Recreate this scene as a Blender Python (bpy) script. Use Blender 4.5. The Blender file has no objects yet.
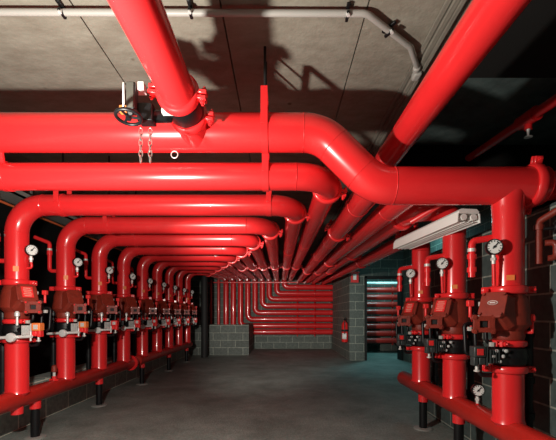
import bpy, bmesh, math, random
from mathutils import Vector, Matrix
random.seed(7)
PI = math.pi
HC = 1.08                      # eye height; heights below are given relative to it and turned into z by H()
def H(h): return HC + h
C = bpy.context.scene.collection

# ------------------------------------------------------------------ materials
def mat(name, col, rough=0.5, metal=0.0, coat=0.0, noise=0.0, nscale=8.0, bump=0.0, bscale=60.0, emit=None, spec=0.5, stretch=(1,1,1), col2=None):
    m = bpy.data.materials.new(name); m.use_nodes = True
    nt = m.node_tree; b = nt.nodes['Principled BSDF']
    b.inputs['Base Color'].default_value = (*col, 1)
    b.inputs['Roughness'].default_value = rough
    b.inputs['Metallic'].default_value = metal
    b.inputs['Coat Weight'].default_value = coat
    b.inputs['Coat Roughness'].default_value = 0.08
    b.inputs['Specular IOR Level'].default_value = spec
    tc = nt.nodes.new('ShaderNodeTexCoord'); mp = nt.nodes.new('ShaderNodeMapping')
    mp.inputs['Scale'].default_value = stretch
    nt.links.new(tc.outputs['Object'], mp.inputs['Vector'])
    if noise > 0 or col2:
        n = nt.nodes.new('ShaderNodeTexNoise'); n.inputs['Scale'].default_value = nscale; n.inputs['Detail'].default_value = 6
        n.inputs['Roughness'].default_value = 0.65
        nt.links.new(mp.outputs[0], n.inputs['Vector'])
        r = nt.nodes.new('ShaderNodeValToRGB')
        r.color_ramp.elements[0].position = 0.3; r.color_ramp.elements[1].position = 0.7
        c2 = col2 if col2 else tuple(c*(1-noise) for c in col)
        r.color_ramp.elements[0].color = (*c2, 1); r.color_ramp.elements[1].color = (*col, 1)
        nt.links.new(n.outputs['Fac'], r.inputs['Fac']); nt.links.new(r.outputs['Color'], b.inputs['Base Color'])
    if bump > 0:
        n2 = nt.nodes.new('ShaderNodeTexNoise'); n2.inputs['Scale'].default_value = bscale; n2.inputs['Detail'].default_value = 5
        bp = nt.nodes.new('ShaderNodeBump'); bp.inputs['Strength'].default_value = bump; bp.inputs['Distance'].default_value = 0.01
        nt.links.new(mp.outputs[0], n2.inputs['Vector']); nt.links.new(n2.outputs['Fac'], bp.inputs['Height']); nt.links.new(bp.outputs['Normal'], b.inputs['Normal'])
    if emit:
        b.inputs['Emission Color'].default_value = (*emit[0], 1); b.inputs['Emission Strength'].default_value = emit[1]
    return m

def block_mat(name, axis, col, mortar, rw=0.4, rh=0.2, zoff=0.0):
    m = bpy.data.materials.new(name); m.use_nodes = True
    nt = m.node_tree; b = nt.nodes['Principled BSDF']; b.inputs['Roughness'].default_value = 0.75
    g = nt.nodes.new('ShaderNodeNewGeometry'); s = nt.nodes.new('ShaderNodeSeparateXYZ'); c = nt.nodes.new('ShaderNodeCombineXYZ')
    nt.links.new(g.outputs['Position'], s.inputs[0])
    nt.links.new(s.outputs['X' if axis == 'x' else 'Y'], c.inputs['X'])
    ad = nt.nodes.new('ShaderNodeMath'); ad.operation = 'ADD'; ad.inputs[1].default_value = zoff
    nt.links.new(s.outputs['Z'], ad.inputs[0]); nt.links.new(ad.outputs[0], c.inputs['Y'])
    br = nt.nodes.new('ShaderNodeTexBrick'); br.inputs['Scale'].default_value = 1.0
    br.inputs['Brick Width'].default_value = rw; br.inputs['Row Height'].default_value = rh
    br.inputs['Mortar Size'].default_value = 0.007; br.inputs['Mortar Smooth'].default_value = 0.3; br.inputs['Bias'].default_value = 0
    br.inputs['Color1'].default_value = (*col, 1); br.inputs['Color2'].default_value = (*[x*0.8 for x in col], 1)
    br.inputs['Mortar'].default_value = (*mortar, 1)
    nt.links.new(c.outputs[0], br.inputs['Vector'])
    n = nt.nodes.new('ShaderNodeTexNoise'); n.inputs['Scale'].default_value = 25; n.inputs['Detail'].default_value = 6
    nt.links.new(g.outputs['Position'], n.inputs['Vector'])
    mx = nt.nodes.new('ShaderNodeMix'); mx.data_type = 'RGBA'; mx.blend_type = 'OVERLAY'; mx.inputs['Factor'].default_value = 0.6
    nt.links.new(br.outputs['Color'], mx.inputs[6]); nt.links.new(n.outputs['Fac'], mx.inputs[7])
    nt.links.new(mx.outputs[2], b.inputs['Base Color'])
    bp = nt.nodes.new('ShaderNodeBump'); bp.inputs['Strength'].default_value = 0.4; bp.inputs['Distance'].default_value = 0.01; bp.invert = True
    nt.links.new(br.outputs['Fac'], bp.inputs['Height']); nt.links.new(bp.outputs['Normal'], b.inputs['Normal'])
    return m

def ceiling_mat():
    m = mat('ceiling_concrete', (0.36, 0.32, 0.25), 0.9, bump=0.5, bscale=30)
    nt = m.node_tree; b = nt.nodes['Principled BSDF']
    g = nt.nodes.new('ShaderNodeNewGeometry')
    mp = nt.nodes.new('ShaderNodeMapping'); mp.inputs['Scale'].default_value = (2, 4.5, 1); mp.inputs['Rotation'].default_value = (0, 0, 0.25)
    nt.links.new(g.outputs['Position'], mp.inputs['Vector'])
    n = nt.nodes.new('ShaderNodeTexNoise'); n.inputs['Scale'].default_value = 2.2; n.inputs['Detail'].default_value = 9; n.inputs['Roughness'].default_value = .7
    nt.links.new(mp.outputs[0], n.inputs['Vector'])
    r = nt.nodes.new('ShaderNodeValToRGB'); r.color_ramp.elements[0].position = .3; r.color_ramp.elements[1].position = .72
    r.color_ramp.elements[0].color = (0.205, 0.18, 0.14, 1); r.color_ramp.elements[1].color = (0.33, 0.31, 0.255, 1)
    nt.links.new(n.outputs['Fac'], r.inputs['Fac'])
    # rust-brown stains and blow holes
    v = nt.nodes.new('ShaderNodeTexVoronoi'); v.inputs['Scale'].default_value = 3.2
    nt.links.new(g.outputs['Position'], v.inputs['Vector'])
    r2 = nt.nodes.new('ShaderNodeValToRGB'); r2.color_ramp.elements[0].position = .03; r2.color_ramp.elements[1].position = .07
    r2.color_ramp.elements[0].color = (.45, .38, .32, 1); r2.color_ramp.elements[1].color = (1, 1, 1, 1)
    nt.links.new(v.outputs['Distance'], r2.inputs['Fac'])
    mx = nt.nodes.new('ShaderNodeMix'); mx.data_type = 'RGBA'; mx.blend_type = 'MULTIPLY'; mx.inputs['Factor'].default_value = 1
    nt.links.new(r.outputs['Color'], mx.inputs[6]); nt.links.new(r2.outputs['Color'], mx.inputs[7])
    nt.links.new(mx.outputs[2], b.inputs['Base Color'])
    return m

def floor_mat():
    m = mat('floor_concrete', (0.1, 0.1, 0.09), 0.6, bump=0.8, bscale=55)
    nt = m.node_tree; b = nt.nodes['Principled BSDF']
    g = nt.nodes.new('ShaderNodeNewGeometry')
    n = nt.nodes.new('ShaderNodeTexNoise'); n.inputs['Scale'].default_value = 1.6; n.inputs['Detail'].default_value = 10; n.inputs['Roughness'].default_value = .72
    n.inputs['Distortion'].default_value = 0.2
    nt.links.new(g.outputs['Position'], n.inputs['Vector'])
    r = nt.nodes.new('ShaderNodeValToRGB'); r.color_ramp.elements[0].position = .35; r.color_ramp.elements[1].position = .68
    r.color_ramp.elements[0].color = (0.13, 0.155, 0.14, 1); r.color_ramp.elements[1].color = (0.27, 0.31, 0.285, 1)
    nt.links.new(n.outputs['Fac'], r.inputs['Fac'])
    n3 = nt.nodes.new('ShaderNodeTexNoise'); n3.inputs['Scale'].default_value = 38; n3.inputs['Detail'].default_value = 5; n3.inputs['Roughness'].default_value = .8
    nt.links.new(g.outputs['Position'], n3.inputs['Vector'])
    mx = nt.nodes.new('ShaderNodeMix'); mx.data_type = 'RGBA'; mx.blend_type = 'OVERLAY'; mx.inputs['Factor'].default_value = .8
    nt.links.new(r.outputs['Color'], mx.inputs[6]); nt.links.new(n3.outputs['Fac'], mx.inputs[7])
    nt.links.new(mx.outputs[2], b.inputs['Base Color'])
    return m

RED = mat('red_gloss_paint', (0.85, 0.026, 0.029), 0.27, coat=0.5, noise=0.08, nscale=5)
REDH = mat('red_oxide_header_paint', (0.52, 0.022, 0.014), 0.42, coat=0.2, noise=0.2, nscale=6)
REDV = mat('brown_red_cast_iron', (0.27, 0.028, 0.014), 0.5, coat=0.1, noise=0.3, nscale=20, bump=.2, bscale=120)
REDB = mat('bright_red_plate', (0.8, 0.03, 0.03), 0.4)
ORNG = mat('orange_sticker', (0.85, 0.22, 0.05), 0.5)
BLK = mat('black_enamel', (0.006, 0.006, 0.007), 0.4, spec=.35)
BLKM = mat('black_matt', (0.01, 0.01, 0.01), 0.7)
SIL = mat('bright_zinc', (0.85, 0.85, 0.83), 0.3, metal=0.3)
DGREY = mat('dark_cast_grey', (0.05, 0.06, 0.06), 0.45, metal=.3)
SILW = mat('satin_steel', (0.7, 0.69, 0.66), 0.45, metal=0.3)
GREY = mat('grey_painted_metal', (0.28, 0.28, 0.26), 0.5)
GREYL = mat('grey_conduit_paint', (0.42, 0.41, 0.38), 0.45)
WHT = mat('white_enamel', (0.93, 0.92, 0.88), 0.35)
DIAL = mat('white_dial', (0.8, 0.8, 0.77), 0.35)
GLASSW = mat('white_tube_glass', (0.9, 0.89, 0.85), 0.2)
CEIL = ceiling_mat(); FLOOR = floor_mat()
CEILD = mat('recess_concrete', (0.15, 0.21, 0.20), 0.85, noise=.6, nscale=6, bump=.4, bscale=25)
PRINT = mat('plate_print', (.8, .45, .36), .5)
DARK = mat('shade_dark_concrete', (0.007, 0.007, 0.006), 0.9, noise=.3, nscale=6)  # near-black colour stands in for shade on the left recess and ceiling beams
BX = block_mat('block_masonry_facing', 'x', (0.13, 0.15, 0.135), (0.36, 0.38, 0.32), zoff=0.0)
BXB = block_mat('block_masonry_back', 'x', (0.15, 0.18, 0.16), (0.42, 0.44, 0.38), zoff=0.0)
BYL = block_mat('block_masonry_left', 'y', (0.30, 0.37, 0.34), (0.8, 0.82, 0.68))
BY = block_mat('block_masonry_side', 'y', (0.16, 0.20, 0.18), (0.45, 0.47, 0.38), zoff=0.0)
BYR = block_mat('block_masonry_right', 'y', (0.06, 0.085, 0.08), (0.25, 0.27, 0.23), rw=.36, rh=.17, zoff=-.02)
TIMB = mat('timber_strip', (0.30, 0.28, 0.23), 0.85, noise=.4, nscale=4, stretch=(12, 1, 1), bump=.3)
EXTR = mat('extinguisher_red', (0.75, 0.02, 0.02), 0.3, coat=.4)

# ------------------------------------------------------------------ mesh helpers
def link(name, bm, m, parent=None, smooth=True, bevel=0):
    me = bpy.data.meshes.new(name); 
    bmesh.ops.recalc_face_normals(bm, faces=bm.faces)
    bm.to_mesh(me); bm.free()
    me.materials.append(m)
    o = bpy.data.objects.new(name, me); C.objects.link(o)
    if smooth:
        me.polygons.foreach_set('use_smooth', [True]*len(me.polygons))
        me.set_sharp_from_angle(angle=math.radians(38))
    if bevel:
        b = o.modifiers.new('bevel', 'BEVEL'); b.width = bevel; b.segments = 2; b.limit_method = 'ANGLE'
    if parent:
        o.parent = parent; o.matrix_parent_inverse = Matrix.Translation(-parent.location)
    return o
def thing(name, label, cat, loc, group=None):
    o = bpy.data.objects.new(name, None); C.objects.link(o)
    o.location = loc; o['label'] = label; o['category'] = cat; o.empty_display_size = .1
    if group: o['group'] = group
    return o
def tag(o, label, cat, group=None):
    o['label'] = label; o['category'] = cat
    if group: o['group'] = group
    return o
def struct(name, bm, m, smooth=False):
    o = link(name, bm, m, None, smooth); o['kind'] = 'structure'; return o
def V(*a): return Vector(a)
def box(bm, c, s, rot=None):
    M = Matrix.Translation(Vector(c))
    if rot is not None: M = M @ rot
    M = M @ Matrix.Diagonal((s[0], s[1], s[2], 1))
    bmesh.ops.create_cube(bm, size=1, matrix=M)
def box2(bm, a, b):
    box(bm, [(a[i]+b[i])/2 for i in range(3)], [abs(b[i]-a[i]) for i in range(3)])
def frame(d):
    d = Vector(d).normalized()
    u = Vector((0, 0, 1)) if abs(d.z) < .9 else Vector((1, 0, 0))
    a = d.cross(u).normalized(); b = d.cross(a).normalized()
    return d, a, b
def lathe(bm, origin, axis, prof, seg=28, caps=True):
    d, a, b = frame(axis); o = Vector(origin); rings = []
    for t, r in prof:
        rings.append([bm.verts.new(o + d*t + (a*math.cos(2*PI*i/seg) + b*math.sin(2*PI*i/seg))*r) for i in range(seg)])
    for p, q in zip(rings, rings[1:]):
        for i in range(seg):
            bm.faces.new((p[i], p[(i+1) % seg], q[(i+1) % seg], q[i]))
    if caps:
        bm.faces.new(rings[0]); bm.faces.new(rings[-1][::-1])
def cyl(bm, a, b, r, seg=20):
    a = Vector(a); b = Vector(b); lathe(bm, a, b-a, [(0, r), ((b-a).length, r)], seg)
def sweep(bm, pts, r, seg=24, closed=False, caps=True):
    pts = [Vector(p) for p in pts]; n = len(pts)
    tang = []
    for i in range(n):
        if closed: t = pts[(i+1) % n]-pts[i-1]
        else: t = pts[min(i+1, n-1)]-pts[max(i-1, 0)]
        tang.append(t.normalized())
    d, a, b = frame(tang[0]); rings = []
    for i in range(n):
        a = (a - tang[i]*a.dot(tang[i])).normalized(); bb = tang[i].cross(a)
        rings.append([bm.verts.new(pts[i] + (a*math.cos(2*PI*j/seg)+bb*math.sin(2*PI*j/seg))*r) for j in range(seg)])
    prs = list(zip(rings, rings[1:])) + ([(rings[-1], rings[0])] if closed else [])
    for p, q in prs:
        for i in range(seg):
            bm.faces.new((p[i], p[(i+1) % seg], q[(i+1) % seg], q[i]))
    if caps and not closed:
        bm.faces.new(rings[0]); bm.faces.new(rings[-1][::-1])
def torus(bm, c, axis, R, r, seg=28, s2=10):
    d, a, b = frame(axis); c = Vector(c)
    sweep(bm, [c + (a*math.cos(2*PI*i/seg)+b*math.sin(2*PI*i/seg))*R for i in range(seg)], r, s2, closed=True)
def arc_pts(p0, p1, p2, R, n=10):
    """fillet of radius R at the corner p1"""
    p0, p1, p2 = Vector(p0), Vector(p1), Vector(p2)
    u = (p0-p1).normalized(); v = (p2-p1).normalized()
    th = u.angle(v); t = R/math.tan(th/2)
    a = p1+u*t; b = p1+v*t
    c = p1+(u+v).normalized()*(R/math.sin(th/2))
    ca = a-c; cb = b-c; om = ca.angle(cb); out = []
    for i in range(n+1):
        f = i/n
        out.append(c + (ca*math.sin((1-f)*om)+cb*math.sin(f*om))/math.sin(om))
    return out
def smooth_path(pts, R, n=8):
    out = [Vector(pts[0])]
    for i in range(1, len(pts)-1): out += arc_pts(pts[i-1], pts[i], pts[i+1], R, n)
    out.append(Vector(pts[-1])); return out
def pipe_run(parent, pts, Rs, r, names, m, seg=28, beads=True):
    """straights and elbows of one pipe, each its own part; returns elbow end points"""
    pts = [Vector(p) for p in pts]; cur = pts[0]; ends = []; k = 0
    for i in range(1, len(pts)):
        if i < len(pts)-1:
            A = arc_pts(pts[i-1], pts[i], pts[i+1], Rs[i-1], 12); e = A[0]
        else: A = None; e = pts[i]
        if (e-cur).length > .004:
            bm = bmesh.new(); cyl(bm, cur, e, r, seg)
            d = (e-cur).normalized()
            if beads:
                for q in (cur, e):
                    torus(bm, q, d, r, .0028, 28, 6)
                L = (e-cur).length
                if L > 3: 
                    for f in range(1, int(L/2.2)): torus(bm, cur+d*(f*2.2), d, r, .0028, 28, 6)
            link(names[min(k, len(names)-1)], bm, m, parent)
        k += 1
        if A:
            bm = bmesh.new(); sweep(bm, A, r*1.0, seg); link('elbow', bm, m, parent)
            ends.append((A[0], (pts[i]-pts[i-1]).normalized(), A[-1], (pts[i+1]-pts[i]).normalized())); cur = A[-1]
    return ends
def coupling(parent, c, axis, r, ear, m=None, name='coupling', w=.05, bolts=True):
    """grooved pipe coupling: two half housings with bolted lugs"""
    m = m or RED; d, a, b = frame(axis); c = Vector(c)
    ear = (Vector(ear)-d*Vector(ear).dot(d)).normalized(); side = d.cross(ear)
    bm = bmesh.new()
    lathe(bm, c-d*w/2, d, [(0, r*.98), (0, r+.010), (w*.15, r+.018), (w*.4, r+.021), (w*.6, r+.021), (w*.85, r+.018), (w, r+.010), (w, r*.98)], 32)
    R = Matrix((tuple(ear), tuple(d), tuple(side))).transposed().to_4x4()
    for s in (1, -1):
        for q in (1, -1):
            box(bm, c+ear*s*(r+.035)+side*q*.014, (.042, w*.8, .018), R)
    o = link(name, bm, m, parent, bevel=.003)
    if bolts:
        for s in (1, -1):
            bm = bmesh.new(); p = c+ear*s*(r+.04)
            cyl(bm, p-side*.045, p+side*.045, .007, 10)
            for q in (1, -1): cyl(bm, p+side*q*.024, p+side*q*.036, .013, 6)
            bo = link('bolt', bm, m, o); bo.matrix_parent_inverse = Matrix()
            bo.parent = o
            bo.matrix_parent_inverse = Matrix()
    return o

# ------------------------------------------------------------------ room
def slab(name, a, b, m):
    bm = bmesh.new(); box2(bm, a, b); return struct(name, bm, m)
slab('floor', (-3.8, -1.6, -.12), (4.0, 12.0, 0), FLOOR)
ZC = H(1.6)
# ceiling of wide cast planks with open seams running down the room
bm = bmesh.new()
for x0, x1 in ((-3.8, -2.60), (-2.592, -1.074), (-1.066, -.31), (-.302, .451), (.459, .84)):
    box2(bm, (x0, -1.6, ZC), (x1, 12.0, ZC+.12))
struct('ceiling', bm, CEIL)
bm = bmesh.new()
for x0, x1, d in ((.842, .868, .012), (.876, .90, .03), (.905, .925, .04), (.935, .985, .015)):
    box2(bm, (x0, -1.6, ZC-d), (x1, 12.0, ZC+.12))
struct('trim_1', bm, TIMB)
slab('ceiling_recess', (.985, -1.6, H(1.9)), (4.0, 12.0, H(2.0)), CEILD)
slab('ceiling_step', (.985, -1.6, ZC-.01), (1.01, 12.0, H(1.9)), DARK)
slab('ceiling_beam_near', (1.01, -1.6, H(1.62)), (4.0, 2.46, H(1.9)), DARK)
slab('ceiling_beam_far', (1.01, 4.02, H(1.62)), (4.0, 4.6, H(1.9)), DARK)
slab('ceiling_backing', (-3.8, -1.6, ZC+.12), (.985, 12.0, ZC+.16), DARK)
# left: block wall kept low, recess above coloured near-black for the shade there
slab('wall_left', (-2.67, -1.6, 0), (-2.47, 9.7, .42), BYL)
slab('wall_left_shade', (-3.8, -1.6, 0), (-3.6, 12, ZC), DARK)
# back alcove
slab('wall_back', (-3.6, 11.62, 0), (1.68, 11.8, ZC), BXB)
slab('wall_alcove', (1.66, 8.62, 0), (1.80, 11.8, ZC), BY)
# door wall
bm = bmesh.new()
box2(bm, (1.66, 8.6, 0), (2.02, 8.8, H(1.9)))
box2(bm, (2.02, 8.6, H(.93)), (2.93, 8.8, H(1.9)))
box2(bm, (2.93, 8.6, 0), (4.0, 8.8, H(1.9)))
struct('wall_door', bm, BX)
bm = bmesh.new()
for a, b in (((2.02, 8.56, 0), (2.07, 8.84, H(.93))), ((2.88, 8.56, 0), (2.93, 8.84, H(.93))), ((2.02, 8.56, H(.88)), (2.93, 8.84, H(.93)))):
    box2(bm, a, b)
struct('door_1', bm, BLKM)
slab('wall_right_far', (2.95, 4.5, 0), (3.15, 8.6, H(1.9)), BY)
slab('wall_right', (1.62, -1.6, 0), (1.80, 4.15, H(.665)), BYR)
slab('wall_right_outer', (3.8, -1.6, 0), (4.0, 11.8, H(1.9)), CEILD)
slab('wall_next_room', (1.80, 11.0, 0), (3.8, 11.2, H(1.9)), BXB)
# low block wall at the back left, with a return to the back wall
bm = bmesh.new()
box2(bm, (-2.67, 9.7, 0), (-.84, 9.9, .82)); box2(bm, (-1.04, 9.9, 0), (-.84, 11.62, .82))
o = struct('wall_low', bm, BX)

# ------------------------------------------------------------------ left row of pipes
R6 = .084; XL = -2.155
ORD = ['nearest', 'second', 'third', 'fourth', 'fifth', 'sixth', 'seventh', 'eighth', 'ninth']
def YL(k): return 2.95+.672*k
def hL(k):
    if k < 0: return .875
    return .9+.0035*(YL(k)-2.95)**2
XK = {-1: .33, 0: .134, 1: -.107, 2: -.344, 3: -.56, 4: -.79, 5: -1.02, 6: -1.25, 7: -1.48, 8: -1.71}
DROP = {0: .88, 1: .68, 2: .504, 3: .287, 4: .073, 5: -.136, 6: -.34, 7: -.536}
YB = 11.4
UP = V(0, 0, 1)
for k in range(-1, 9):
    y = YL(k); h = hL(k); x = XK[k]
    if k < 0:
        lab = 'red pipe crossing just below and behind the thick main, turning away at its right elbow'
        z0 = .39+.05
    else:
        lab = ['red riser and cross pipe of the nearest left-hand valve, at the left edge',
               'red riser and cross pipe rising from the second left-hand valve', 'red riser and cross pipe rising from the third left-hand valve',
               'red riser and cross pipe rising from the fourth left-hand valve', 'red riser and cross pipe rising from the fifth left-hand valve',
               'red riser and cross pipe rising from the sixth left-hand valve', 'red riser and cross pipe rising from the seventh left-hand valve',
               'red riser and cross pipe rising from the eighth left-hand valve', 'red riser and cross pipe of the farthest left-hand valve'][k]
        z0 = H(.285)
    t = thing('sprinkler_pipe', lab, 'pipe', (XL, y, z0), 'red pipes fanning from the left row to the back wall')
    hb = 1.15
    pts = [(XL, y, z0), (XL, y, H(h)), (x, y, H(h))]
    Rs = [.229, .229]; names = ['riser', 'cross_pipe', 'long_pipe', 'drop_pipe', 'wall_pipe']
    if k == -1: pts += [(x, 11.61, H(hb))]
    elif k == 8: pts += [(x, YB, H(hb)), (x, YB, .02)]; Rs += [.2]
    else:
        pts += [(x, YB, H(hb)), (x, YB, H(DROP[k])), (1.655, YB, H(DROP[k]))]
        rr = .2 if k > 0 else .12
        Rs += [rr, .15 if k > 0 else .13]
    en = pipe_run(t, pts, Rs, R6, names, RED)
    nb = k < 4
    # coupling behind the turning elbow, and further down the run
    coupling(t, en[1][2]+V(0, .02, 0), en[1][3], R6, (1, 0, -.25), bolts=nb)
    if y < 6.3:
        f = (7.5-y)/(YB-y); coupling(t, V(x, 7.5, H(h+(hb-h)*f)), (0, 1, (hb-h)/(YB-y)), R6, (1, 0, -.2), bolts=False)
    if k in DROP:
        for cx in (.55, 1.1):
            if k < 8: coupling(t, V(cx, YB, H(DROP[k])), (1, 0, 0), R6, (0, 0, 1), bolts=False, w=.04)
    # orange sticker on the riser and small trim tubes
    if k >= 0:
        bm = bmesh.new(); box(bm, (XL+.045, y-.0745, H(.37)), (.038, .004, .042), Matrix.Rotation(.55, 4, 'Z')); link('sticker', bm, ORNG, t, False)
        bm = bmesh.new()
        sweep(bm, smooth_path([(XL-.06, y-.02, H(.44)), (XL-.15, y-.02, H(.44)), (XL-.15, y-.02, H(.72)), (XL-.30, y-.02, H(.78))], .03), .019, 12)
        cyl(bm, (XL-.15, y-.02, H(.60)), (XL-.15, y-.02, H(.64)), .026, 10)
        link('trim_tube', bm, RED, t)
        bm = bmesh.new(); cyl(bm, (XL-.15, y-.02, H(.645)), (XL-.15, y-.02, H(.665)), .023, 10); link('union_nut', bm, SILW, t)

# two narrow extra drops on the back wall, left of the fan
for i, (x, r) in enumerate(((-1.95, .045), (-2.2, .04))):
    bm = bmesh.new(); cyl(bm, (x, 11.45, .02), (x, 11.45, H(1.12)), r, 16)
    torus(bm, (x, 11.45, H(.15)), UP, r+.004, .01)
    tag(link('drop_pipe', bm, RED, None), ['thin red vertical pipe on the back wall, beside the wider drops', 'thin red vertical pipe farthest left on the back wall'][i], 'pipe')
# thin bar across the heads of the drops
bm = bmesh.new(); box2(bm, (-2.4, 11.26, H(1.0)), (1.6, 11.29, H(1.035)))
for x in [-2.3+.5*i for i in range(8)]: box2(bm, (x, 11.29, H(1.0)), (x+.03, 11.62, H(1.03)))
tag(link('support_rail', bm, RED, None, False), 'thin red horizontal rail along the top of the back wall drops', 'rail')

# ------------------------------------------------------------------ hangers
def hanger(x, y, h, r, label, plate=0.0):
    t = thing('pipe_hanger', label, 'hanger', (x, y, H(h)), 'pipe hangers on the cross pipes')
    bm = bmesh.new()
    lathe(bm, (x-.02, y, H(h)), (1, 0, 0), [(0, r), (0, r+.006), (.04, r+.006), (.04, r)], 32)
    top = h+r+.10+plate
    box2(bm, (x-.02, y-r-.011, H(h)), (x+.02, y-r-.004, H(top)))
    box2(bm, (x-.02, y+r+.004, H(h)), (x+.02, y+r+.011, H(top)))
    box2(bm, (x-.02, y-r-.011, H(top-.006)), (x+.02, y+r+.011, H(top)))
    link('strap', bm, RED, t, bevel=.001)
    bm = bmesh.new(); cyl(bm, (x, y, H(top-.02)), (x, y, ZC), .008, 10); link('rod', bm, BLKM, t)
    bm = bmesh.new(); cyl(bm, (x, y, H(top)), (x, y, H(top+.016)), .016, 6); link('nut', bm, SIL, t)
hanger(-.09, 2.15, 1.087, .109, 'tall red strap hanger on the thick main, left of its downward bend', .0)
hanger(-.09, YL(-1), .875, R6, 'red strap hanger on the pipe below the main, under the main hanger strap')
hanger(-.09, YL(0), .90, R6, 'red strap hanger on the nearest left valve cross pipe, close to its elbow')
t = thing('pipe_tie', 'red slanting strap tying the pipe below to the thick main, at the left edge', 'strap', (-1.71, 2.2, H(.97)))
bm = bmesh.new(); sweep(bm, [(-1.73, 2.24, H(.94)), (-1.69, 2.17, H(1.0))], .020, 10); link('strap', bm, RED, t)
bm = bmesh.new(); lathe(bm, (-1.75, YL(-1), H(.875)), (1, 0, 0), [(0, R6), (0, R6+.006), (.04, R6+.006), (.04, R6)], 32); link('band', bm, RED, t)
hanger(-1.78, YL(0), .90, R6, 'red strap hanger beside the big left edge elbow')
for k in (1, 2, 3):
    hanger(-1.72, YL(k), hL(k), R6, 'red strap hanger near the elbow of the %s left-hand riser' % ORD[k])

# ------------------------------------------------------------------ gauges
def gauge(p, face, stem, label, R=.042, group='pressure gauges'):
    """p centre of the dial, face direction it looks, stem: polyline from below the case"""
    p = Vector(p); f = Vector(face).normalized(); t = thing('pressure_gauge', label, 'gauge', p, group)
    bm = bmesh.new(); lathe(bm, p-f*.034, f, [(0, R*.8), (.004, R*1.08), (.034, R*1.12), (.04, R*1.06), (.04, R*.96), (.032, R*.94)], 28); link('case', bm, BLK, t)
    bm = bmesh.new(); cyl(bm, p-f*.002, p+f*.001, R*.95, 28); link('dial', bm, DIAL, t)
    d, a, b = frame(f)
    up = (UP-f*UP.dot(f)).normalized(); rt = up.cross(f)
    bm = bmesh.new()
    M = Matrix((tuple(rt), tuple(f), tuple(up))).transposed().to_4x4()
    box(bm, p+f*.004+(rt*.3+up*.35)*R*.5, (.005, .002, R*1.1), M @ Matrix.Rotation(.7, 4, 'Y'))
    cyl(bm, p+f*.001, p+f*.007, R*.16, 12)
    for i in range(11):
        an = math.radians(-135+27*i); q = p+f*.003+(rt*math.sin(an)+up*math.cos(an))*R*.78
        box(bm, q, (.0035, .002, R*.2), M @ Matrix.Rotation(an, 4, 'Y'))
    link('needle', bm, BLKM, t, False)
    bm = bmesh.new(); s0 = p-f*.02
    cyl(bm, s0-up*R*.9, s0-up*(R+.055), .011, 12); cyl(bm, s0-up*(R+.02), s0-up*(R+.035), .016, 6); link('fitting', bm, SILW, t)
    bm = bmesh.new(); sweep(bm, smooth_path([s0-up*(R+.05)]+[Vector(q) for q in stem], .02, 5) if len(stem) > 1 else [s0-up*(R+.05), Vector(stem[0])], .010, 10); link('stem', bm, RED, t)
    return t
for k in range(9):
    y = YL(k); p = (XL+.128, y-.01, H(.53))
    gauge(p, (1.15, -1, 0) , [(XL+.12, y+.005, H(.385)), (XL+.07, y+.005, H(.385))],
          'round white-faced gauge on the %s riser of the left row' % ('farthest' if k == 8 else ORD[k]))

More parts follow.
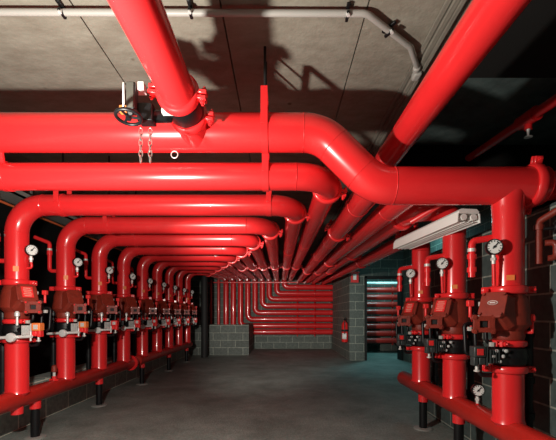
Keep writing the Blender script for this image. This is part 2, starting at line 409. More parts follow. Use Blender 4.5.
# ------------------------------------------------------------------ valve sets
def valve_set(X, Y, s, dv, label, k, near):
    """s = +1: aisle towards +x. dv shifts the whole set in height"""
    def P(u, v, h): return V(X+s*u, Y+v, H(h+dv))
    t = thing('alarm_valve', label, 'valve', (X, Y, H(-.22+dv)), 'alarm valves in the left row' if s > 0 else 'alarm valves in the right row')
    coupling(t, P(0, 0, .262), UP, R6, (1, .25*s, 0), bolts=near)
    # cast body, waisted at both ends
    bm = bmesh.new()
    lathe(bm, P(0, 0, -.03), UP, [(0, .082), (.02, .088), (.05, .086), (.09, .118), (.16, .112), (.22, .104), (.262, .088), (.27, .084)], 28)
    link('valve_body', bm, REDV, t)
    # bonnet box leaning towards the aisle
    ang = s*.95
    Rz = Matrix.Rotation(ang, 4, 'Z'); tilt = Matrix.Rotation(math.radians(-24), 4, 'X')
    f = (Rz @ V(0, -1, 0)).normalized()
    c = P(.055, -.02, .155)+f*.06
    bm = bmesh.new()
    ring = []
    d2 = (Rz @ tilt @ V(0, -1, 0)).normalized(); sx = (Rz @ V(1, 0, 0)).normalized(); sz = sx.cross(d2); sz = sz if sz.z > 0 else -sz
    def octo(cc, w, hh, ch):
        q = [(w, hh-ch), (w-ch, hh), (-w+ch, hh), (-w, hh-ch), (-w, -hh+ch), (-w+ch, -hh), (w-ch, -hh), (w, -hh+ch)]
        return [bm.verts.new(cc+sx*a+sz*b) for a, b in q]
    A = octo(c-d2*.06, .095, .115, .03); B = octo(c+d2*.035, .066, .076, .02)
    bm.faces.new(A); bm.faces.new(B)
    for i in range(8): bm.faces.new((A[i], A[(i+1) % 8], B[(i+1) % 8], B[i]))
    link('bonnet', bm, REDV, t, bevel=.006)
    bm = bmesh.new()
    A = octo(c+d2*.036, .074, .082, .024); B = octo(c+d2*.052, .072, .080, .024)
    bm.faces.new(A); bm.faces.new(B)
    for i in range(8): bm.faces.new((A[i], A[(i+1) % 8], B[(i+1) % 8], B[i]))
    cov = link('cover_plate', bm, REDV, t, bevel=.003)
    for a, b in ((.056, .062), (-.056, .062), (.056, -.062), (-.056, -.062)):
        bm = bmesh.new(); q = c+d2*.05+sx*a+sz*b; cyl(bm, q, q+d2*.014, .009, 6); link('bolt', bm, REDV, cov)
    bm = bmesh.new(); Rr = Matrix((tuple(sx), tuple(d2), tuple(sz))).transposed().to_4x4()
    if s > 0 and k == 0 or s < 0 and k > 0:
        box(bm, c+d2*.056+sz*.005, (.080, .006, .095), Rr); pl = link('name_plate', bm, REDB, cov, False)
        bm = bmesh.new()
        for i in range(5): box(bm, c+d2*.0598+sz*(.038-.017*i), (.06 if i % 2 else .05, .001, .005), Rr)
        link('lettering', bm, PRINT, cov, False)
    else:
        torus(bm, c+d2*.053+sz*.01, d2, .026, .003, 24, 6); 
        for v in bm.verts:
            q = v.co-(c+sz*.01); a = q.dot(sz); v.co -= sz*a*.5
        box(bm, c+d2*.054+sz*.01, (.03, .004, .008), Rr)
        link('badge', bm, SILW if s < 0 else REDV, cov, False)
    # outlet flange with a square port, low on the aisle side
    fc = P(.195, -.09, .062); f2 = (Matrix.Rotation(s*.28, 4, 'Z') @ V(0, -1, 0)); r2 = (Matrix.Rotation(s*.28, 4, 'Z') @ V(1, 0, 0))
    bm = bmesh.new()
    def rect(cc, w, hh): return [bm.verts.new(cc+r2*a*w*1.1+UP*b*hh*1.1) for a, b in ((1, 1), (-1, 1), (-1, -1), (1, -1))]
    o1 = rect(fc+f2*.012, .05, .042); i1 = rect(fc+f2*.012, .02, .018); o2 = rect(fc-f2*.012, .05, .042); i2 = rect(fc-f2*.012, .02, .018)
    for i in range(4):
        j = (i+1) % 4
        bm.faces.new((o1[i], o1[j], i1[j], i1[i])); bm.faces.new((o2[i], o2[j], i2[j], i2[i]))
        bm.faces.new((o1[i], o1[j], o2[j], o2[i])); bm.faces.new((i1[i], i1[j], i2[j], i2[i]))
    for a, b in ((.046, .038), (-.046, .038), (-.046, -.038), (.046, -.038)):
        q = fc+r2*a+UP*b; cyl(bm, q-f2*.012, q+f2*.012, .017, 14)
    fl = link('outlet_flange', bm, REDV, t, bevel=.002)
    for a, b in ((.046, .038), (-.046, .038), (-.046, -.038), (.046, -.038)):
        bm = bmesh.new(); q = fc+r2*a+UP*b; cyl(bm, q+f2*.012, q+f2*.02, .008, 6); link('bolt', bm, RED if s > 0 else REDV, fl)
    bm = bmesh.new(); cyl(bm, fc-f2*.012, fc-f2*.05, .034, 16); cyl(bm, fc-f2*.04, P(.05, 0, .075), .036, 16); link('outlet_neck', bm, REDV, t)
    bm = bmesh.new(); box(bm, fc-f2*.006, (.036, .006, .032), Matrix.Rotation(s*.28, 4, 'Z')); link('port', bm, BLKM, fl, False)
    # black butterfly valve between two couplings
    coupling(t, P(0, 0, -.052), UP, R6-.006, (.8, -.6*s, 0), bolts=near, w=.04)
    bm = bmesh.new(); lathe(bm, P(0, 0, -.18), UP, [(0, .08), (.004, .092), (.03, .096), (.05, .102), (.07, .096), (.1, .092), (.108, .08)], 28)
    for a in (-.5, .8, 2.2, 3.6): 
        box(bm, P(.095*math.cos(a), .095*math.sin(a), -.126), (.03, .03, .09))
    bv = link('butterfly_valve', bm, BLK, t, bevel=.003)
    coupling(t, P(0, 0, -.205), UP, R6, (1, .15*s, 0), bolts=near, w=.044)
    # finned bonnet and tamper switch on the aisle side
    bm = bmesh.new()
    cyl(bm, P(.06, -.06, -.12), P(.21, -.075, -.12), .022, 14)
    link('finned_stem', bm, BLK, t)
    bm = bmesh.new()
    for i in range(4):
        u = .118+.016*i; box(bm, P(u, -.085, -.12), (.005, .05, .075))
    box(bm, P(.182, -.075, -.12), (.005, .06, .105))
    link('cooling_fins', bm, SIL if s > 0 else DGREY, t, False)
    bm = bmesh.new(); box(bm, P(.222, -.075, -.095), (.068, .06, .062)); sw = link('switch_box', bm, (ORNG if k < 2 else REDB) if s > 0 else DGREY, t, bevel=.006)
    bm = bmesh.new(); box(bm, P(.224, -.107, -.095), (.034, .004, .036)); link('switch_label', bm, SILW if s > 0 else REDB, sw, False)
    bm = bmesh.new(); box(bm, P(.207, -.075, -.148), (.036, .05, .04)); box(bm, P(.242, -.075, -.15), (.026, .045, .05)); link('switch_base', bm, REDB if s > 0 else DGREY, t, bevel=.004)
    bm = bmesh.new(); cyl(bm, P(.227, -.075, -.17), P(.227, -.075, -.2), .009, 10); lathe(bm, P(.227, -.075, -.215), UP, [(0, .004), (.006, .017), (.012, .017), (.018, .006)], 14); link('drain_plug', bm, SILW, t)
    # bright bar with a round hub in front of the lower coupling
    bm = bmesh.new()
    if s > 0:
        cyl(bm, P(-.11, -.125, -.182), P(.205, -.12, -.168), .0125, 12)
        lathe(bm, P(.06, -.165, -.176), (0, 1, 0), [(0, .016), (.004, .034), (.02, .038), (.034, .034), (.04, .016)], 20)
        cyl(bm, P(.195, -.12, -.205), P(.195, -.12, -.13), .007, 10)
        link('indicator_bar', bm, SIL, t)
    else:
        bm.free()
        for i in range(5):
            bm = bmesh.new(); lathe(bm, P(.075+.018*i, -.11, -.09-.03*(i % 3)), (0, 1, 0), [(0, .005), (.003, .010), (.012, .010), (.015, .005)], 10)
            link('trim_nut', bm, SIL, t)
    # white cock and red tag under the flange
    ku, kv, kh = (.085, -.115, -.015) if s > 0 else (-.095, -.07, .075)
    bm = bmesh.new(); lathe(bm, P(ku, kv, kh), UP, [(0, .008), (.008, .018), (.03, .018), (.045, .01)], 14); cyl(bm, P(ku, kv, kh-.065), P(ku, kv, kh+.015), .009, 10); cyl(bm, P(ku, kv, kh-.06), P(0, 0, kh-.06 if s < 0 else -.06), .01, 8); link('cock', bm, SIL if s > 0 else REDB, t)
    # dark trim tubes
    bm = bmesh.new()
    for q in range(3):
        u = .10+.035*q; v = .02+.05*q
        sweep(bm, smooth_path([P(.05, v, .2-.07*q), P(u+.03, v, .2-.07*q), P(u+.03, v-.02, -.05-.04*q), P(.06, v-.02, -.05-.04*q)], .025, 5), .012, 10)
    sweep(bm, smooth_path([P(.08, .04, -.13), P(.15, .04, -.13), P(.15, .04, -.25), P(.06, .04, -.25)], .03, 5), .014, 10)
    link('trim_tube', bm, BLK, t)
    for q in ((.155, .02, .10), (.165, -.01, .18), (.19, .07, .03), (.13, -.06, -.055)):
        bm = bmesh.new(); cyl(bm, P(q[0], q[1], q[2]-.012), P(q[0], q[1], q[2]+.012), .017, 8)
        link('union_nut', bm, GREYL, t)
    bm = bmesh.new(); box(bm, P(.21, .03, .185), (.036, .03, .036)); cyl(bm, P(.21, .03, .1), P(.21, .03, .17), .01, 10)
    link('bell_switch', bm, REDB, t, bevel=.003)
    # black drain pipe on the wall side
    bm = bmesh.new()
    sweep(bm, smooth_path([P(-.06, .04, .08), P(-.155, .05, .08), P(-.155, .05, -.74)], .04, 6), .026, 14)
    for q in (.0, -.28, -.5): cyl(bm, P(-.155, .05, q-.02), P(-.155, .05, q+.02), .034, 12)
    link('drain_pipe', bm, BLK, t)
    return t
for k in range(9):
    lab = 'brown-red alarm valve with bright red name plate, at the left edge' if k == 0 else 'brown-red alarm valve on the %s riser of the left row' % ('farthest' if k == 8 else ORD[k])
    valve_set(XL, YL(k), 1, 0, lab, k, k < 3)

# ------------------------------------------------------------------ headers (manifolds)
def header(x, y0, y1, ys, label, ztop, capdisc, group='red header pipes along the floor'):
    t = thing('header_pipe', label, 'pipe', (x, y0, .39), group)
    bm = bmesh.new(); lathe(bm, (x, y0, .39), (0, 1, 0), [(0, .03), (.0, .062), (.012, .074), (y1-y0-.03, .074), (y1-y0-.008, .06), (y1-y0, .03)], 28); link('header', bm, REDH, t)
    for y in ys:
        bm = bmesh.new(); lathe(bm, (x, y, .40), UP, [(0, .05), (.045, .092), (.07, R6), (ztop-.40, R6)], 28); link('stub_riser', bm, RED, t)
    if capdisc:
        bm = bmesh.new(); lathe(bm, (x, y1-.03, .39), (0, 1, 0), [(0, .07), (0, .108), (.03, .112), (.055, .10), (.06, .07)], 28)
        link('end_cap', bm, RED, t)
    return t
zt = H(-.225)
hd = header(XL, 1.7, 5.20, [YL(k) for k in range(0, 4)], 'dull red header pipe under the four nearest left-hand valves', zt, True)
bm = bmesh.new(); cyl(bm, (XL, 2.95, .27), (XL, 2.95, .34), .045, 18); link('drain_boss', bm, RED, hd)
hd = header(XL, 5.42, 8.62, [YL(k) for k in range(4, 9)], 'dull red header pipe under the five farthest left-hand valves', zt, False)
XR = 1.36; YR = [2.147, 2.81, 3.47]
hd = header(XR, .8, 3.98, YR, 'red header pipe along the right wall, below three risers', H(-.335), False)
def post(x, y, label):
    t = thing('pipe_support', label, 'support', (x, y, 0), 'black posts under the header pipes')
    bm = bmesh.new(); cyl(bm, (x, y, .01), (x, y, .30), .036, 20); link('post', bm, BLK, t)
    bm = bmesh.new(); cyl(bm, (x, y, .26), (x, y, .325), .045, 20); link('collar', bm, RED, t)
    bm = bmesh.new(); lathe(bm, (x, y, 0), UP, [(0, .085), (.008, .085), (.012, .07), (.014, .04)], 28); link('base_plate', bm, GREY, t)
post(XL, 3.17, 'black post under the left header pipe, nearest the camera')
post(XL, 4.29, 'black post under the left header pipe, below the third riser')
post(XL, 5.62, 'black post at the start of the farther left header pipe')
post(XL, 6.98, 'black post below the seventh riser of the left row')
post(XL, 8.3, 'black post at the far end of the left header pipe')
post(XR, 3.42, 'black post on the floor below the farthest right-hand riser')
post(XR, 2.74, 'black post below the middle right-hand riser')
# drain cock on the left header
t = thing('drain_cock', 'small red drain cock standing on the left header pipe', 'valve', (XL+.01, 3.42, .46))
bm = bmesh.new(); cyl(bm, (XL+.01, 3.42, .44), (XL+.01, 3.42, .50), .02, 12); cyl(bm, (XL-.03, 3.42, .462), (XL+.05, 3.42, .462), .012, 10); link('base', bm, RED, t)
bm = bmesh.new(); cyl(bm, (XL+.01, 3.42, .49), (XL+.01, 3.42, .54), .013, 10); link('stem', bm, SILW, t)
bm = bmesh.new(); lathe(bm, (XL+.01, 3.42, .535), UP, [(0, .012), (.01, .026), (.06, .022), (.07, .01)], 14); link('knob', bm, REDV, t)

# ------------------------------------------------------------------ right row
TY = 2.15; RT = .109
RN = ['nearest', 'middle', 'farthest']
for i, y in enumerate(YR):
    lab = ['red riser of the right row nearest the camera, meeting the thick main above',
           'red riser in the middle of the right row, bending over above the fluorescent light', 'farthest red riser of the right row, behind the lamp end'][i]
    z0 = H(.165)
    t = thing('sprinkler_pipe', lab, 'pipe', (XR, y, z0), 'red risers of the right row')
    if i == 0: pipe_run(t, [(XR, y, z0), (XR, y, H(.70))], [], R6, ['riser'], RED)
    elif i == 1:
        en = pipe_run(t, [(XR, y, z0), (XR, y, H(.82)), (1.04, y, H(.82)), (1.04, 11.61, H(1.06))], [.155, .155], R6, ['riser', 'cross_pipe', 'long_pipe'], RED)
        coupling(t, en[1][2]+V(0, .1, 0), (0, 1, 0.02), R6, (1, 0, -.3))
        coupling(t, V(1.04, 5.2, H(.885)), (0, 1, .02), R6, (1, 0, -.3)); coupling(t, V(1.04, 7.6, H(.95)), (0, 1, .02), R6, (1, 0, -.3), bolts=False)
    else:
        en = pipe_run(t, [(XR, y, z0), (XR, y, H(.80)), (XR, 11.61, H(1.05))], [.2], R6, ['riser', 'long_pipe'], RED)
        coupling(t, en[0][2]+V(0, .15, 0.01), (0, 1, 0.03), R6, (1, 0, -.3)); coupling(t, V(XR, 6.0, H(.878)), (0, 1, .03), R6, (1, 0, -.3), bolts=False)
    bm = bmesh.new(); box(bm, (XR-.035, y-.078, H(.215)), (.04, .004, .03), Matrix.Rotation(-.42, 4, 'Z')); link('sticker', bm, ORNG, t, False)
    bm = bmesh.new()
    sweep(bm, smooth_path([(XR-.06, y+.03, H(.47)), (XR-.19, y+.05, H(.45)), (XR-.19, y+.05, H(.23))], .03, 6), .02, 12)
    for zz in (.44, .36): cyl(bm, (XR-.19, y+.05, H(zz-.1)), (XR-.19, y+.05, H(zz-.07)), .027, 10)
    link('trim_tube', bm, RED, t)
    bm = bmesh.new(); cyl(bm, (XR-.19, y+.05, H(.385)), (XR-.19, y+.05, H(.405)), .024, 10); link('union_nut', bm, SILW, t)
    gauge((XR-.135, y-.09, H(.39)), (-.35, -1, 0), [(XR-.118, y-.06, H(.17))],
          'round white-faced gauge on the %s riser of the right row' % RN[i], .041)
    valve_set(XR, y, -1, -.115, ['brown-red alarm valve with an oval silver badge, nearest in the right row', 'brown-red alarm valve on the middle riser of the right row', 'brown-red alarm valve on the farthest riser of the right row'][i], i, True)
gauge((XR-.005, 2.46, H(-.515)), (-.3, -1, 0), [(XR, 2.48, .455)], 'white-faced gauge standing on the right header pipe', .038)

# thick main crossing the picture with its offset
t = thing('main_pipe', 'thick red main pipe crossing overhead with a double bend down to the right', 'pipe', (0, TY, H(1.087)))
en = pipe_run(t, [(-3.55, TY, H(1.087)), (.15+.095, TY, H(1.087)), (.657-.095, TY, H(.77)), (1.56, TY, H(.77))], [.26, .26], RT, ['main_left', 'offset_piece', 'main_right'], RED, 40)
bm = bmesh.new(); lathe(bm, (XR, TY, H(.60)), UP, [(0, R6), (.08, R6+.004), (.12, RT*.9)], 32); link('tee_branch', bm, RED, t)
coupling(t, (1.50, TY, H(.77)), (1, 0, 0), RT, (0, -.35, 1), w=.056)
bm = bmesh.new(); lathe(bm, (1.53, TY, H(.77)), (1, 0, 0), [(0, .10), (.04, .085), (.1, .084), (1.9, .084)], 32); link('end_pipe', bm, RED, t)
bm = bmesh.new(); lathe(bm, (-.5, 1.99, H(1.087)), (0, 1, 0), [(0, .084), (.05, .088), (.12, .104), (.17, .108)], 32); link('tee_branch', bm, RED, t)
bm = bmesh.new(); torus(bm, (-.63, TY, H(.958)), (0, 1, 0), .02, .003, 18, 6); link('lifting_eye', bm, SILW, t)

# upper left pipe coming over the camera into the main
t = thing('feed_pipe', 'thick red feed pipe running overhead at upper left into the main', 'pipe', (-.5, 1.0, H(1.087)))
bm = bmesh.new(); cyl(bm, (-.5, -.9, H(1.087)), (-.5, 1.80, H(1.087)), .086, 40); torus(bm, (-.5, 1.1, H(1.087)), (0, 1, 0), .086, .003); link('pipe', bm, RED, t)
coupling(t, (-.5, 1.765, H(1.087)), (0, 1, 0), .086, (1, 0, -.12), w=.056)
# control valve with handwheel between the couplings
t = thing('control_valve', 'black butterfly valve with handwheel and chain on the upper left feed pipe', 'valve', (-.5, 1.87, H(1.087)))
bm = bmesh.new(); lathe(bm, (-.5, 1.795, H(1.087)), (0, 1, 0), [(0, .08), (.003, .092), (.03, .098), (.09, .098), (.12, .092), (.125, .08)], 32); link('valve_body', bm, BLK, t)
coupling(t, (-.5, 1.955, H(1.087)), (0, 1, 0), .086, (1, 0, -.12), w=.056)
bm = bmesh.new(); cyl(bm, (-.56, 1.85, H(1.02)), (-.70, 1.79, H(.985)), .03, 16); box(bm, (-.665, 1.80, H(1.0)), (.075, .07, .085)); cyl(bm, (-.70, 1.75, H(.985)), (-.70, 1.68, H(.945)), .014, 12); link('gear_box', bm, BLK, t, bevel=.006)
wc = V(-.715, 1.70, H(.935)); wa = V(0, -.12, -1).normalized()
bm = bmesh.new(); torus(bm, wc, wa, .056, .0085, 32, 10); d, a, b = frame(wa)
for i in range(3):
    an = 2*PI*i/3+.3; cyl(bm, wc, wc+(a*math.cos(an)+b*math.sin(an))*.056, .006, 8)
cyl(bm, wc-wa*.012, wc+wa*.012, .014, 14); link('handwheel', bm, BLK, t)
bm = bmesh.new(); box(bm, (-.722, 1.76, H(1.06)), (.045, .05, .135)); sb = link('switch_box', bm, DGREY, t, bevel=.006)
bm = bmesh.new(); box(bm, (-.722, 1.732, H(1.06)), (.034, .006, .118)); link('switch_cover', bm, mat('box_cover_grey', (.09, .09, .075), .5), sb, False)
bm = bmesh.new(); box(bm, (-.69, 1.78, H(1.12)), (.05, .05, .04)); cyl(bm, (-.76, 1.75, H(1.13)), (-.76, 1.75, H(.985)), .006, 8); link('conduit_entry', bm, WHT, t, bevel=.004)
bm = bmesh.new(); box(bm, (-.775, 1.79, H(1.02)), (.04, .03, .035)); link('pointer', bm, ORNG, t, bevel=.004)
bm = bmesh.new(); box(bm, (-.56, 1.79, H(1.01)), (.05, .03, .022)); link('bracket', bm, SIL, t)
for i, cx in enumerate((-.665, -.62)):
    bm = bmesh.new(); z = H(.875)
    for q in range(6):
        ln = .018; pts = []
        for j in range(14):
            an = 2*PI*j/14; w = math.cos(an)*.0085; v = math.sin(an)*ln
            pts.append((cx+(w if q % 2 == 0 else 0), 1.72+(0 if q % 2 == 0 else w), z-q*.026+v))
        sweep(bm, pts, .0027, 6, closed=True)
    link('chain', bm, mat('chain_steel', (.55, .54, .5), .35, metal=.9), t)

# upper right pipe, running the whole depth above the main
t = thing('feed_pipe', 'thick red pipe running overhead from the upper right corner, above the main', 'pipe', (.8, 1.0, H(1.12)))
bm = bmesh.new(); cyl(bm, (.8, -.9, H(1.10)), (.8, 11.61, H(1.33)), .088, 40)
for y in (2.6, 3.9, 7): torus(bm, (.8, y, H(1.10+.0184*(y+.9))), (0, 1, 0.018), .088, .003)
link('pipe', bm, RED, t)
coupling(t, (.8, 4.9, H(1.10+.0184*5.8)), (0, 1, .018), .088, (1, 0, -.5)); coupling(t, (.8, 7.9, H(1.10+.0184*8.8)), (0, 1, .018), .088, (1, 0, -.5), bolts=False)
# pipe leaving the back of the main
for bx, bh, lab in ((.60, .82, 'red pipe leaving the back of the thick main at the foot of its bend'), (.84, .79, 'red pipe leaving the back of the thick main just right of its bend')):
    sl = (1.08-bh)/9.4
    t = thing('branch_pipe', lab, 'pipe', (bx, 2.3, H(bh)), 'red pipes leaving the main')
    bm = bmesh.new(); cyl(bm, (bx, 2.20, H(bh)), (bx, 11.61, H(1.08)), R6, 32)
    for y in (2.75, 4.3, 5.5): torus(bm, (bx, y, H(bh+sl*(y-2.2))), (0, 1, sl), R6, .003)
    link('pipe', bm, RED, t)
    y1 = 3.75 if bx < .7 else 6.1
    coupling(t, (bx, y1, H(bh+sl*(y1-2.2))), (0, 1, sl), R6, (1, 0, -.45))
    coupling(t, (bx, 7.9, H(bh+sl*5.7)), (0, 1, sl), R6, (1, 0, -.4), bolts=False)
t = thing('branch_pipe', 'thin red pipe with an upturned elbow below the thick main', 'pipe', (.97, 2.62, H(.88)))
pipe_run(t, [(.975, 2.2, H(.81)), (.975, 2.40, H(.81)), (.975, 2.64, H(.93)), (.975, 2.72, H(.87)), (.975, 11.61, H(1.13))], [.05, .04, .04], .024, ['inlet', 'riser', 'offset', 'long_pipe'], RED, 16, False)
coupling(t, (.975, 5.0, H(.87+.029*2.36)), (0, 1, .03), .024, (1, 0, 0), bolts=False, w=.04)
# thin crossing pipe above the right row
bm = bmesh.new(); sweep(bm, [(1.55, 2.36, H(.95)), (1.16, 2.62, H(.80)), (1.0, 2.75, H(.71))], .022, 12)
tag(link('branch_pipe', bm, RED, None), 'thin red slanting pipe just above the fluorescent light', 'pipe')

# sprinkler branch high up at the right
t = thing('sprinkler_branch', 'thin red sprinkler branch pipe high in the dark recess at right', 'pipe', (2.1, 3.0, H(1.72)))
bm = bmesh.new(); cyl(bm, (2.10, 2.44, H(1.61)), (2.11, 4.04, H(1.755)), .042, 16); link('pipe', bm, RED, t)
bm = bmesh.new(); cyl(bm, (2.103, 2.95, H(1.656)), (2.104, 3.15, H(1.674)), .06, 18); cyl(bm, (2.103, 3.05, H(1.66)), (2.103, 3.05, H(1.57)), .03, 14); link('tee', bm, RED, t)
bm = bmesh.new(); lathe(bm, (2.103, 3.05, H(1.505)), UP, [(0, .032), (.004, .032), (.012, .008), (.05, .012), (.07, .02)], 14); link('sprinkler_head', bm, SILW, t)

# small red pipework with a handwheel beside the nearest right riser
t = thing('test_pipe', 'small dull red pipe with black handwheel against the right wall', 'pipe', (1.53, 2.12, H(.3)))
bm = bmesh.new(); sweep(bm, smooth_path([(1.61, 2.02, H(.62)), (1.525, 2.12, H(.55)), (1.525, 2.12, H(.30))], .03, 6), .02, 12)
cyl(bm, (1.525, 2.12, H(.50)), (1.525, 2.12, H(.53)), .028, 12); link('pipe', bm, REDV, t)
bm = bmesh.new(); sweep(bm, smooth_path([(1.545, 2.10, H(.42)), (1.59, 2.07, H(.42)), (1.59, 2.07, H(.33)), (1.555, 2.09, H(.33))], .025, 6), .018, 12); link('return_bend', bm, REDV, t)
bm = bmesh.new(); cyl(bm, (1.53, 2.09, H(.50)), (1.575, 2.06, H(.50)), .01, 10); torus(bm, (1.575, 2.06, H(.50)), (1, -.6, 0), .03, .006, 20, 8); cyl(bm, (1.575, 2.06, H(.47)), (1.575, 2.06, H(.53)), .005, 8); link('handwheel', bm, BLK, t)

# ------------------------------------------------------------------ fluorescent fitting
t = thing('fluorescent_light', 'white twin-tube fluorescent light hanging in front of the right risers', 'lamp', (1.17, 2.9, H(.66)))
P0 = V(1.25, 2.38, H(.668)); P1 = V(1.135, 3.36, H(.668)); ax = (P1-P0).normalized(); sd = V(ax.y, -ax.x, 0)
def prism(bm, prof, a, b):
    A = [bm.verts.new(a+sd*u+UP*v) for u, v in prof]; B = [bm.verts.new(b+sd*u+UP*v) for u, v in prof]; n = len(prof)
    bm.faces.new(A); bm.faces.new(B[::-1])
    for i in range(n): bm.faces.new((A[i], A[(i+1) % n], B[(i+1) % n], B[i]))
bm = bmesh.new(); prism(bm, [(-.07, .018), (-.055, .034), (.055, .034), (.07, .018), (.07, .004), (-.07, .004)], P0, P1)
link('housing', bm, WHT, t, False)
for s in (-1, 1):
    bm = bmesh.new(); a = P0+ax*.03+sd*s*.035-UP*.022; b = P1-ax*.03+sd*s*.035-UP*.022; cyl(bm, a, b, .017, 18); link('tube', bm, GLASSW, t)
    for e, q in ((P0, .012), (P1, -.012)):
        bm = bmesh.new(); c = e+ax*q+sd*s*.035-UP*.02; cyl(bm, c-ax*.012, c+ax*.012, .021, 16); link('lamp_holder', bm, WHT, t)
bm = bmesh.new()
prism(bm, [(-.072, .004), (-.078, .004), (-.082, -.05), (-.076, -.05)], P0, P1); prism(bm, [(.072, .004), (.078, .004), (.082, -.05), (.076, -.05)], P0, P1)
for i in range(34):
    c = P0+ax*(.015+i*.0285)-UP*.052; prism(bm, [(-.078, -.003), (-.078, .003), (.078, .003), (.078, -.003)], c, c+ax*.006)
for u in (-.08, -.03, 0, .03, .08): prism(bm, [(u-.003, -.056), (u-.003, -.05), (u+.003, -.05), (u+.003, -.056)], P0, P1)
link('louvre', bm, WHT, t, False)
for yy in (2.81, 3.3):
    q = P0+ax*((yy-P0.y)/ax.y); bm = bmesh.new(); box2(bm, (q.x, yy-.012, q.z+.03), (XR if yy < 3 else XR, yy+.012, q.z+.038))
    if yy > 3: box2(bm, (XR-.012, yy, q.z+.03), (XR+.012, 3.40, q.z+.038))
    link('bracket', bm, GREY, t, False)

# ------------------------------------------------------------------ ceiling conduit
t = thing('conduit', 'grey conduit clipped across the ceiling, bending toward the upper right', 'conduit', (0, 1.86, H(1.565)))
zc = 1.562
bm = bmesh.new(); sweep(bm, smooth_path([(-2.9, 1.85, H(zc)), (.45, 1.865, H(zc)), (.76, 2.10, H(zc)), (.865, 2.27, H(zc))], .085, 8), .0165, 16); link('tube', bm, GREYL, t)
bm = bmesh.new(); box(bm, (.885, 2.33, H(zc-.005)), (.05, .075, .05)); cyl(bm, (.86, 2.26, H(zc)), (.875, 2.31, H(zc)), .024, 14); link('elbow_box', bm, GREYL, t, bevel=.012)
for x, y, rz in ((-1.12, 1.85, 0), (-.46, 1.85, 0), (.35, 1.868, 0), (.60, 1.979, .55), (-1.9, 1.85, 0)):
    bm = bmesh.new(); R = Matrix.Rotation(rz, 4, 'Z')
    box(bm, (x, y, H(zc-.012)), (.016, .06, .016), R); box(bm, (x, y, H(zc+.02)), (.02, .09, .012), R); cl = link('clip', bm, BLK, t, bevel=.003)
    bm = bmesh.new(); q = V(x, y, 0)+R.to_3x3() @ V(0, -.02, 0); cyl(bm, (q.x, q.y, H(zc-.026)), (q.x, q.y, H(zc-.01)), .010, 8); link('screw', bm, SIL, cl)

# ------------------------------------------------------------------ left recess: cable tray and thin pipes
bm = bmesh.new(); box2(bm, (-2.78, .5, H(1.14)), (-2.50, 9.5, H(1.16))); box2(bm, (-2.78, .5, H(1.14)), (-2.77, 9.5, H(1.20))); box2(bm, (-2.51, .5, H(1.14)), (-2.50, 9.5, H(1.20)))
for i in range(9): box2(bm, (-2.78, 1+i, H(1.16)), (-2.77, 1.03+i, ZC-.002)); 
tag(link('cable_tray', bm, GREY, None, False), 'grey cable tray above the left row of risers', 'cable tray')
bm = bmesh.new(); cyl(bm, (-2.42, .5, H(.985)), (-2.42, 9.4, H(.985)), .011, 10); 
for i in range(5): cyl(bm, (-2.42, 1.2+1.9*i, H(.985)), (-2.42, 1.2+1.9*i, H(1.14)), .005, 6)
tag(link('thin_pipe', bm, mat('dull_orange_paint', (.55, .12, .04), .4), None), 'thin dull orange pipe running behind the left risers', 'pipe')

# end of the left row: dark stack pipe and small white box
t = thing('vent_stack', 'wide black vertical pipe behind the far end of the left row', 'pipe', (-1.93, 9.2, 0))
bm = bmesh.new(); cyl(bm, (-1.93, 9.2, 0), (-1.93, 9.2, ZC), .085, 20); link('pipe', bm, BLKM, t)
bm = bmesh.new(); cyl(bm, (-1.93, 9.2, 1.2), (-1.93, 9.2, 1.28), .09, 20); link('collar', bm, BLKM, t)
t = thing('emergency_light', 'small white emergency light at the far end of the left row', 'lamp', (-1.83, 8.1, H(.98)))
bm = bmesh.new(); box(bm, (-1.83, 8.12, H(.985)), (.11, .08, .08)); link('body', bm, WHT, t, bevel=.01)
bm = bmesh.new(); cyl(bm, (-1.83, 8.08, H(.985)), (-1.83, 8.065, H(.985)), .03, 16); link('lens', bm, GLASSW, t)
bm = bmesh.new(); box2(bm, (-1.85, 8.16, H(.97)), (-1.81, 8.26, H(1.0))); link('bracket', bm, BLKM, t)

# ------------------------------------------------------------------ door wall items
t = thing('fire_extinguisher', 'red fire extinguisher hung on the block wall left of the doorway', 'fire extinguisher', (1.565, 8.72, .45))
ex, ey = 1.572, 8.74
bm = bmesh.new(); lathe(bm, (ex, ey, .42), UP, [(0, .05), (.008, .072), (.03, .078), (.42, .078), (.47, .062), (.50, .03), (.53, .026)], 24); link('cylinder', bm, EXTR, t)
bm = bmesh.new(); lathe(bm, (ex, ey, .83-.15), UP, [(0, .0785), (.0, .0795), (.05, .0795), (.05, .0785)], 24); link('black_band', bm, BLKM, t)
bm = bmesh.new(); 
for j in range(-3, 3):
    a0 = math.radians(-110+14*j); a1 = math.radians(-110+14*(j+1)); q = []
    for an, zz in ((a0, .50), (a1, .50), (a1, .64), (a0, .64)): q.append(bm.verts.new((ex+.0795*math.cos(an), ey+.0795*math.sin(an), zz)))
    bm.faces.new(q)
lb = link('label_panel', bm, WHT, t); sm = lb.modifiers.new('thick', 'SOLIDIFY'); sm.thickness = .001
bm = bmesh.new(); cyl(bm, (ex, ey, .94), (ex, ey, 1.0), .024, 14); box(bm, (ex, ey-.03, 1.01), (.022, .11, .014)); box(bm, (ex, ey-.04, .985), (.02, .09, .01)); link('valve_head', bm, BLK, t)
bm = bmesh.new(); sweep(bm, smooth_path([(ex, ey-.02, .97), (ex-.02, ey-.1, .97), (ex-.02, ey-.105, .62)], .03, 5), .011, 10); link('hose', bm, BLK, t)
bm = bmesh.new(); box(bm, (1.655, ey, .80), (.02, .06, .2)); link('wall_bracket', bm, BLKM, t)
bm = bmesh.new(); sweep(bm, smooth_path([(1.10, 8.42, H(1.14)), (1.10, 8.42, H(1.0)), (1.86, 8.42, H(1.0)), ], .04, 6), .02, 12)
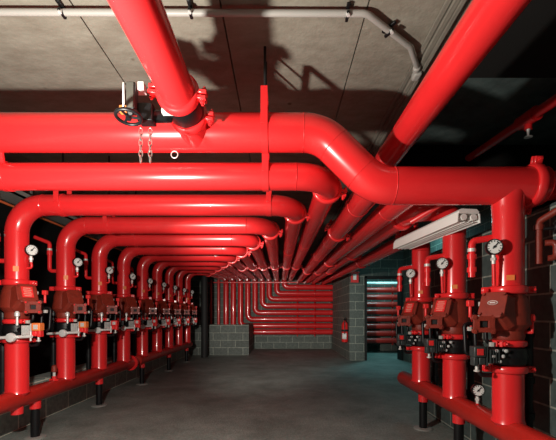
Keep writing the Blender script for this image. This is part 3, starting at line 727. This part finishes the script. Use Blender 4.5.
cyl(bm, (1.73, 8.42, H(1.0)), (1.73, 8.42, H(1.16)), .02, 12); cyl(bm, (1.73, 8.42, H(1.1)), (1.73, 8.6, H(1.1)), .015, 10)
tag(link('branch_pipe', bm, RED, None), 'small red pipe just above the fire sign, left of the doorway', 'pipe')
t = thing('fire_sign', 'small red hanging sign with a white mark, left of the doorway', 'sign', (1.75, 8.42, H(.9)))
bm = bmesh.new(); box(bm, (1.75, 8.43, H(.87)), (.18, .012, .22)); pn = link('panel', bm, REDB, t, False)
bm = bmesh.new(); box(bm, (1.75, 8.423, H(.89)), (.075, .003, .13)); link('white_mark', bm, WHT, pn, False)
bm = bmesh.new(); cyl(bm, (1.75, 8.43, H(.97)), (1.75, 8.43, H(.99)), .008, 8); link('hook', bm, BLKM, t)

# ------------------------------------------------------------------ pipes seen through the doorway
nm = ['topmost', 'second', 'third', 'fourth', 'fifth', 'sixth', 'seventh', 'lowest']
for i in range(8):
    t = thing('wall_pipe', '%s of the eight red pipes seen through the doorway' % nm[i], 'pipe', (2.8, 10.25, H(.71-.205*i)), 'red pipes in the next room')
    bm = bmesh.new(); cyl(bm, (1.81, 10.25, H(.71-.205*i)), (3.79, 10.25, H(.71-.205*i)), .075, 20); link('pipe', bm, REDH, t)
    coupling(t, (3.2, 10.25, H(.71-.205*i)), (1, 0, 0), .075, (0, 0, 1), REDH, bolts=False)
bm = bmesh.new(); cyl(bm, (1.81, 10.2, H(.90)), (3.79, 10.2, H(.90)), .04, 16)
tag(link('insulated_pipe', bm, WHT, None), 'pale horizontal pipe at the top of the doorway view', 'pipe')

# ------------------------------------------------------------------ lights
def spot(name, loc, to, power, size, radius, col, blend=.5):
    l = bpy.data.lights.new(name, 'SPOT'); l.energy = power; l.spot_size = math.radians(size); l.spot_blend = blend; l.shadow_soft_size = radius; l.color = col
    o = bpy.data.objects.new(name, l); C.objects.link(o); o.location = loc
    o.rotation_euler = (Vector(to)-Vector(loc)).to_track_quat('-Z', 'Y').to_euler(); return o
def area(name, loc, to, power, sx, sy, col):
    l = bpy.data.lights.new(name, 'AREA'); l.energy = power; l.shape = 'RECTANGLE'; l.size = sx; l.size_y = sy; l.color = col
    o = bpy.data.objects.new(name, l); C.objects.link(o); o.location = loc
    o.rotation_euler = (Vector(to)-Vector(loc)).to_track_quat('-Z', 'Y').to_euler(); return o
KEY = (-.93, 1.15, H(.32))
pl = bpy.data.lights.new('flash_key', 'POINT'); pl.energy = 180; pl.shadow_soft_size = .035; pl.color = (1, .93, .84)
po = bpy.data.objects.new('flash_key', pl); C.objects.link(po); po.location = KEY
spot('far_fill_spot', KEY, (.3, 11, H(-.2)), 1000, 40, .05, (1, .93, .84), .8)  # added narrow spot at the key flash position, brightens the distant pipes
area('next_room_light', (2.9, 9.6, H(1.5)), (2.7, 9.5, 0), 22, .5, .5, (.35, .95, 1))
area('side_room_light', (2.4, 6.6, H(1.6)), (2.3, 6.8, 0), 8, .6, .6, (.35, .95, 1))
w = bpy.data.worlds.new('World'); bpy.context.scene.world = w; w.use_nodes = True
w.node_tree.nodes['Background'].inputs[0].default_value = (.5, .8, .85, 1); w.node_tree.nodes['Background'].inputs[1].default_value = .008

# ------------------------------------------------------------------ camera
cam = bpy.data.cameras.new('camera'); co = bpy.data.objects.new('camera', cam); C.objects.link(co)
co.location = (0, 0, HC); co.rotation_euler = (PI/2, 0, 0)
cam.sensor_width = 36; cam.lens = 360/556*36; cam.shift_x = -2/556; cam.shift_y = 95/556; cam.clip_start = .05
sc = bpy.context.scene; sc.camera = co
sc.view_settings.view_transform = 'Standard'; sc.view_settings.look = 'None'; sc.view_settings.exposure = 0.0; sc.view_settings.gamma = 1
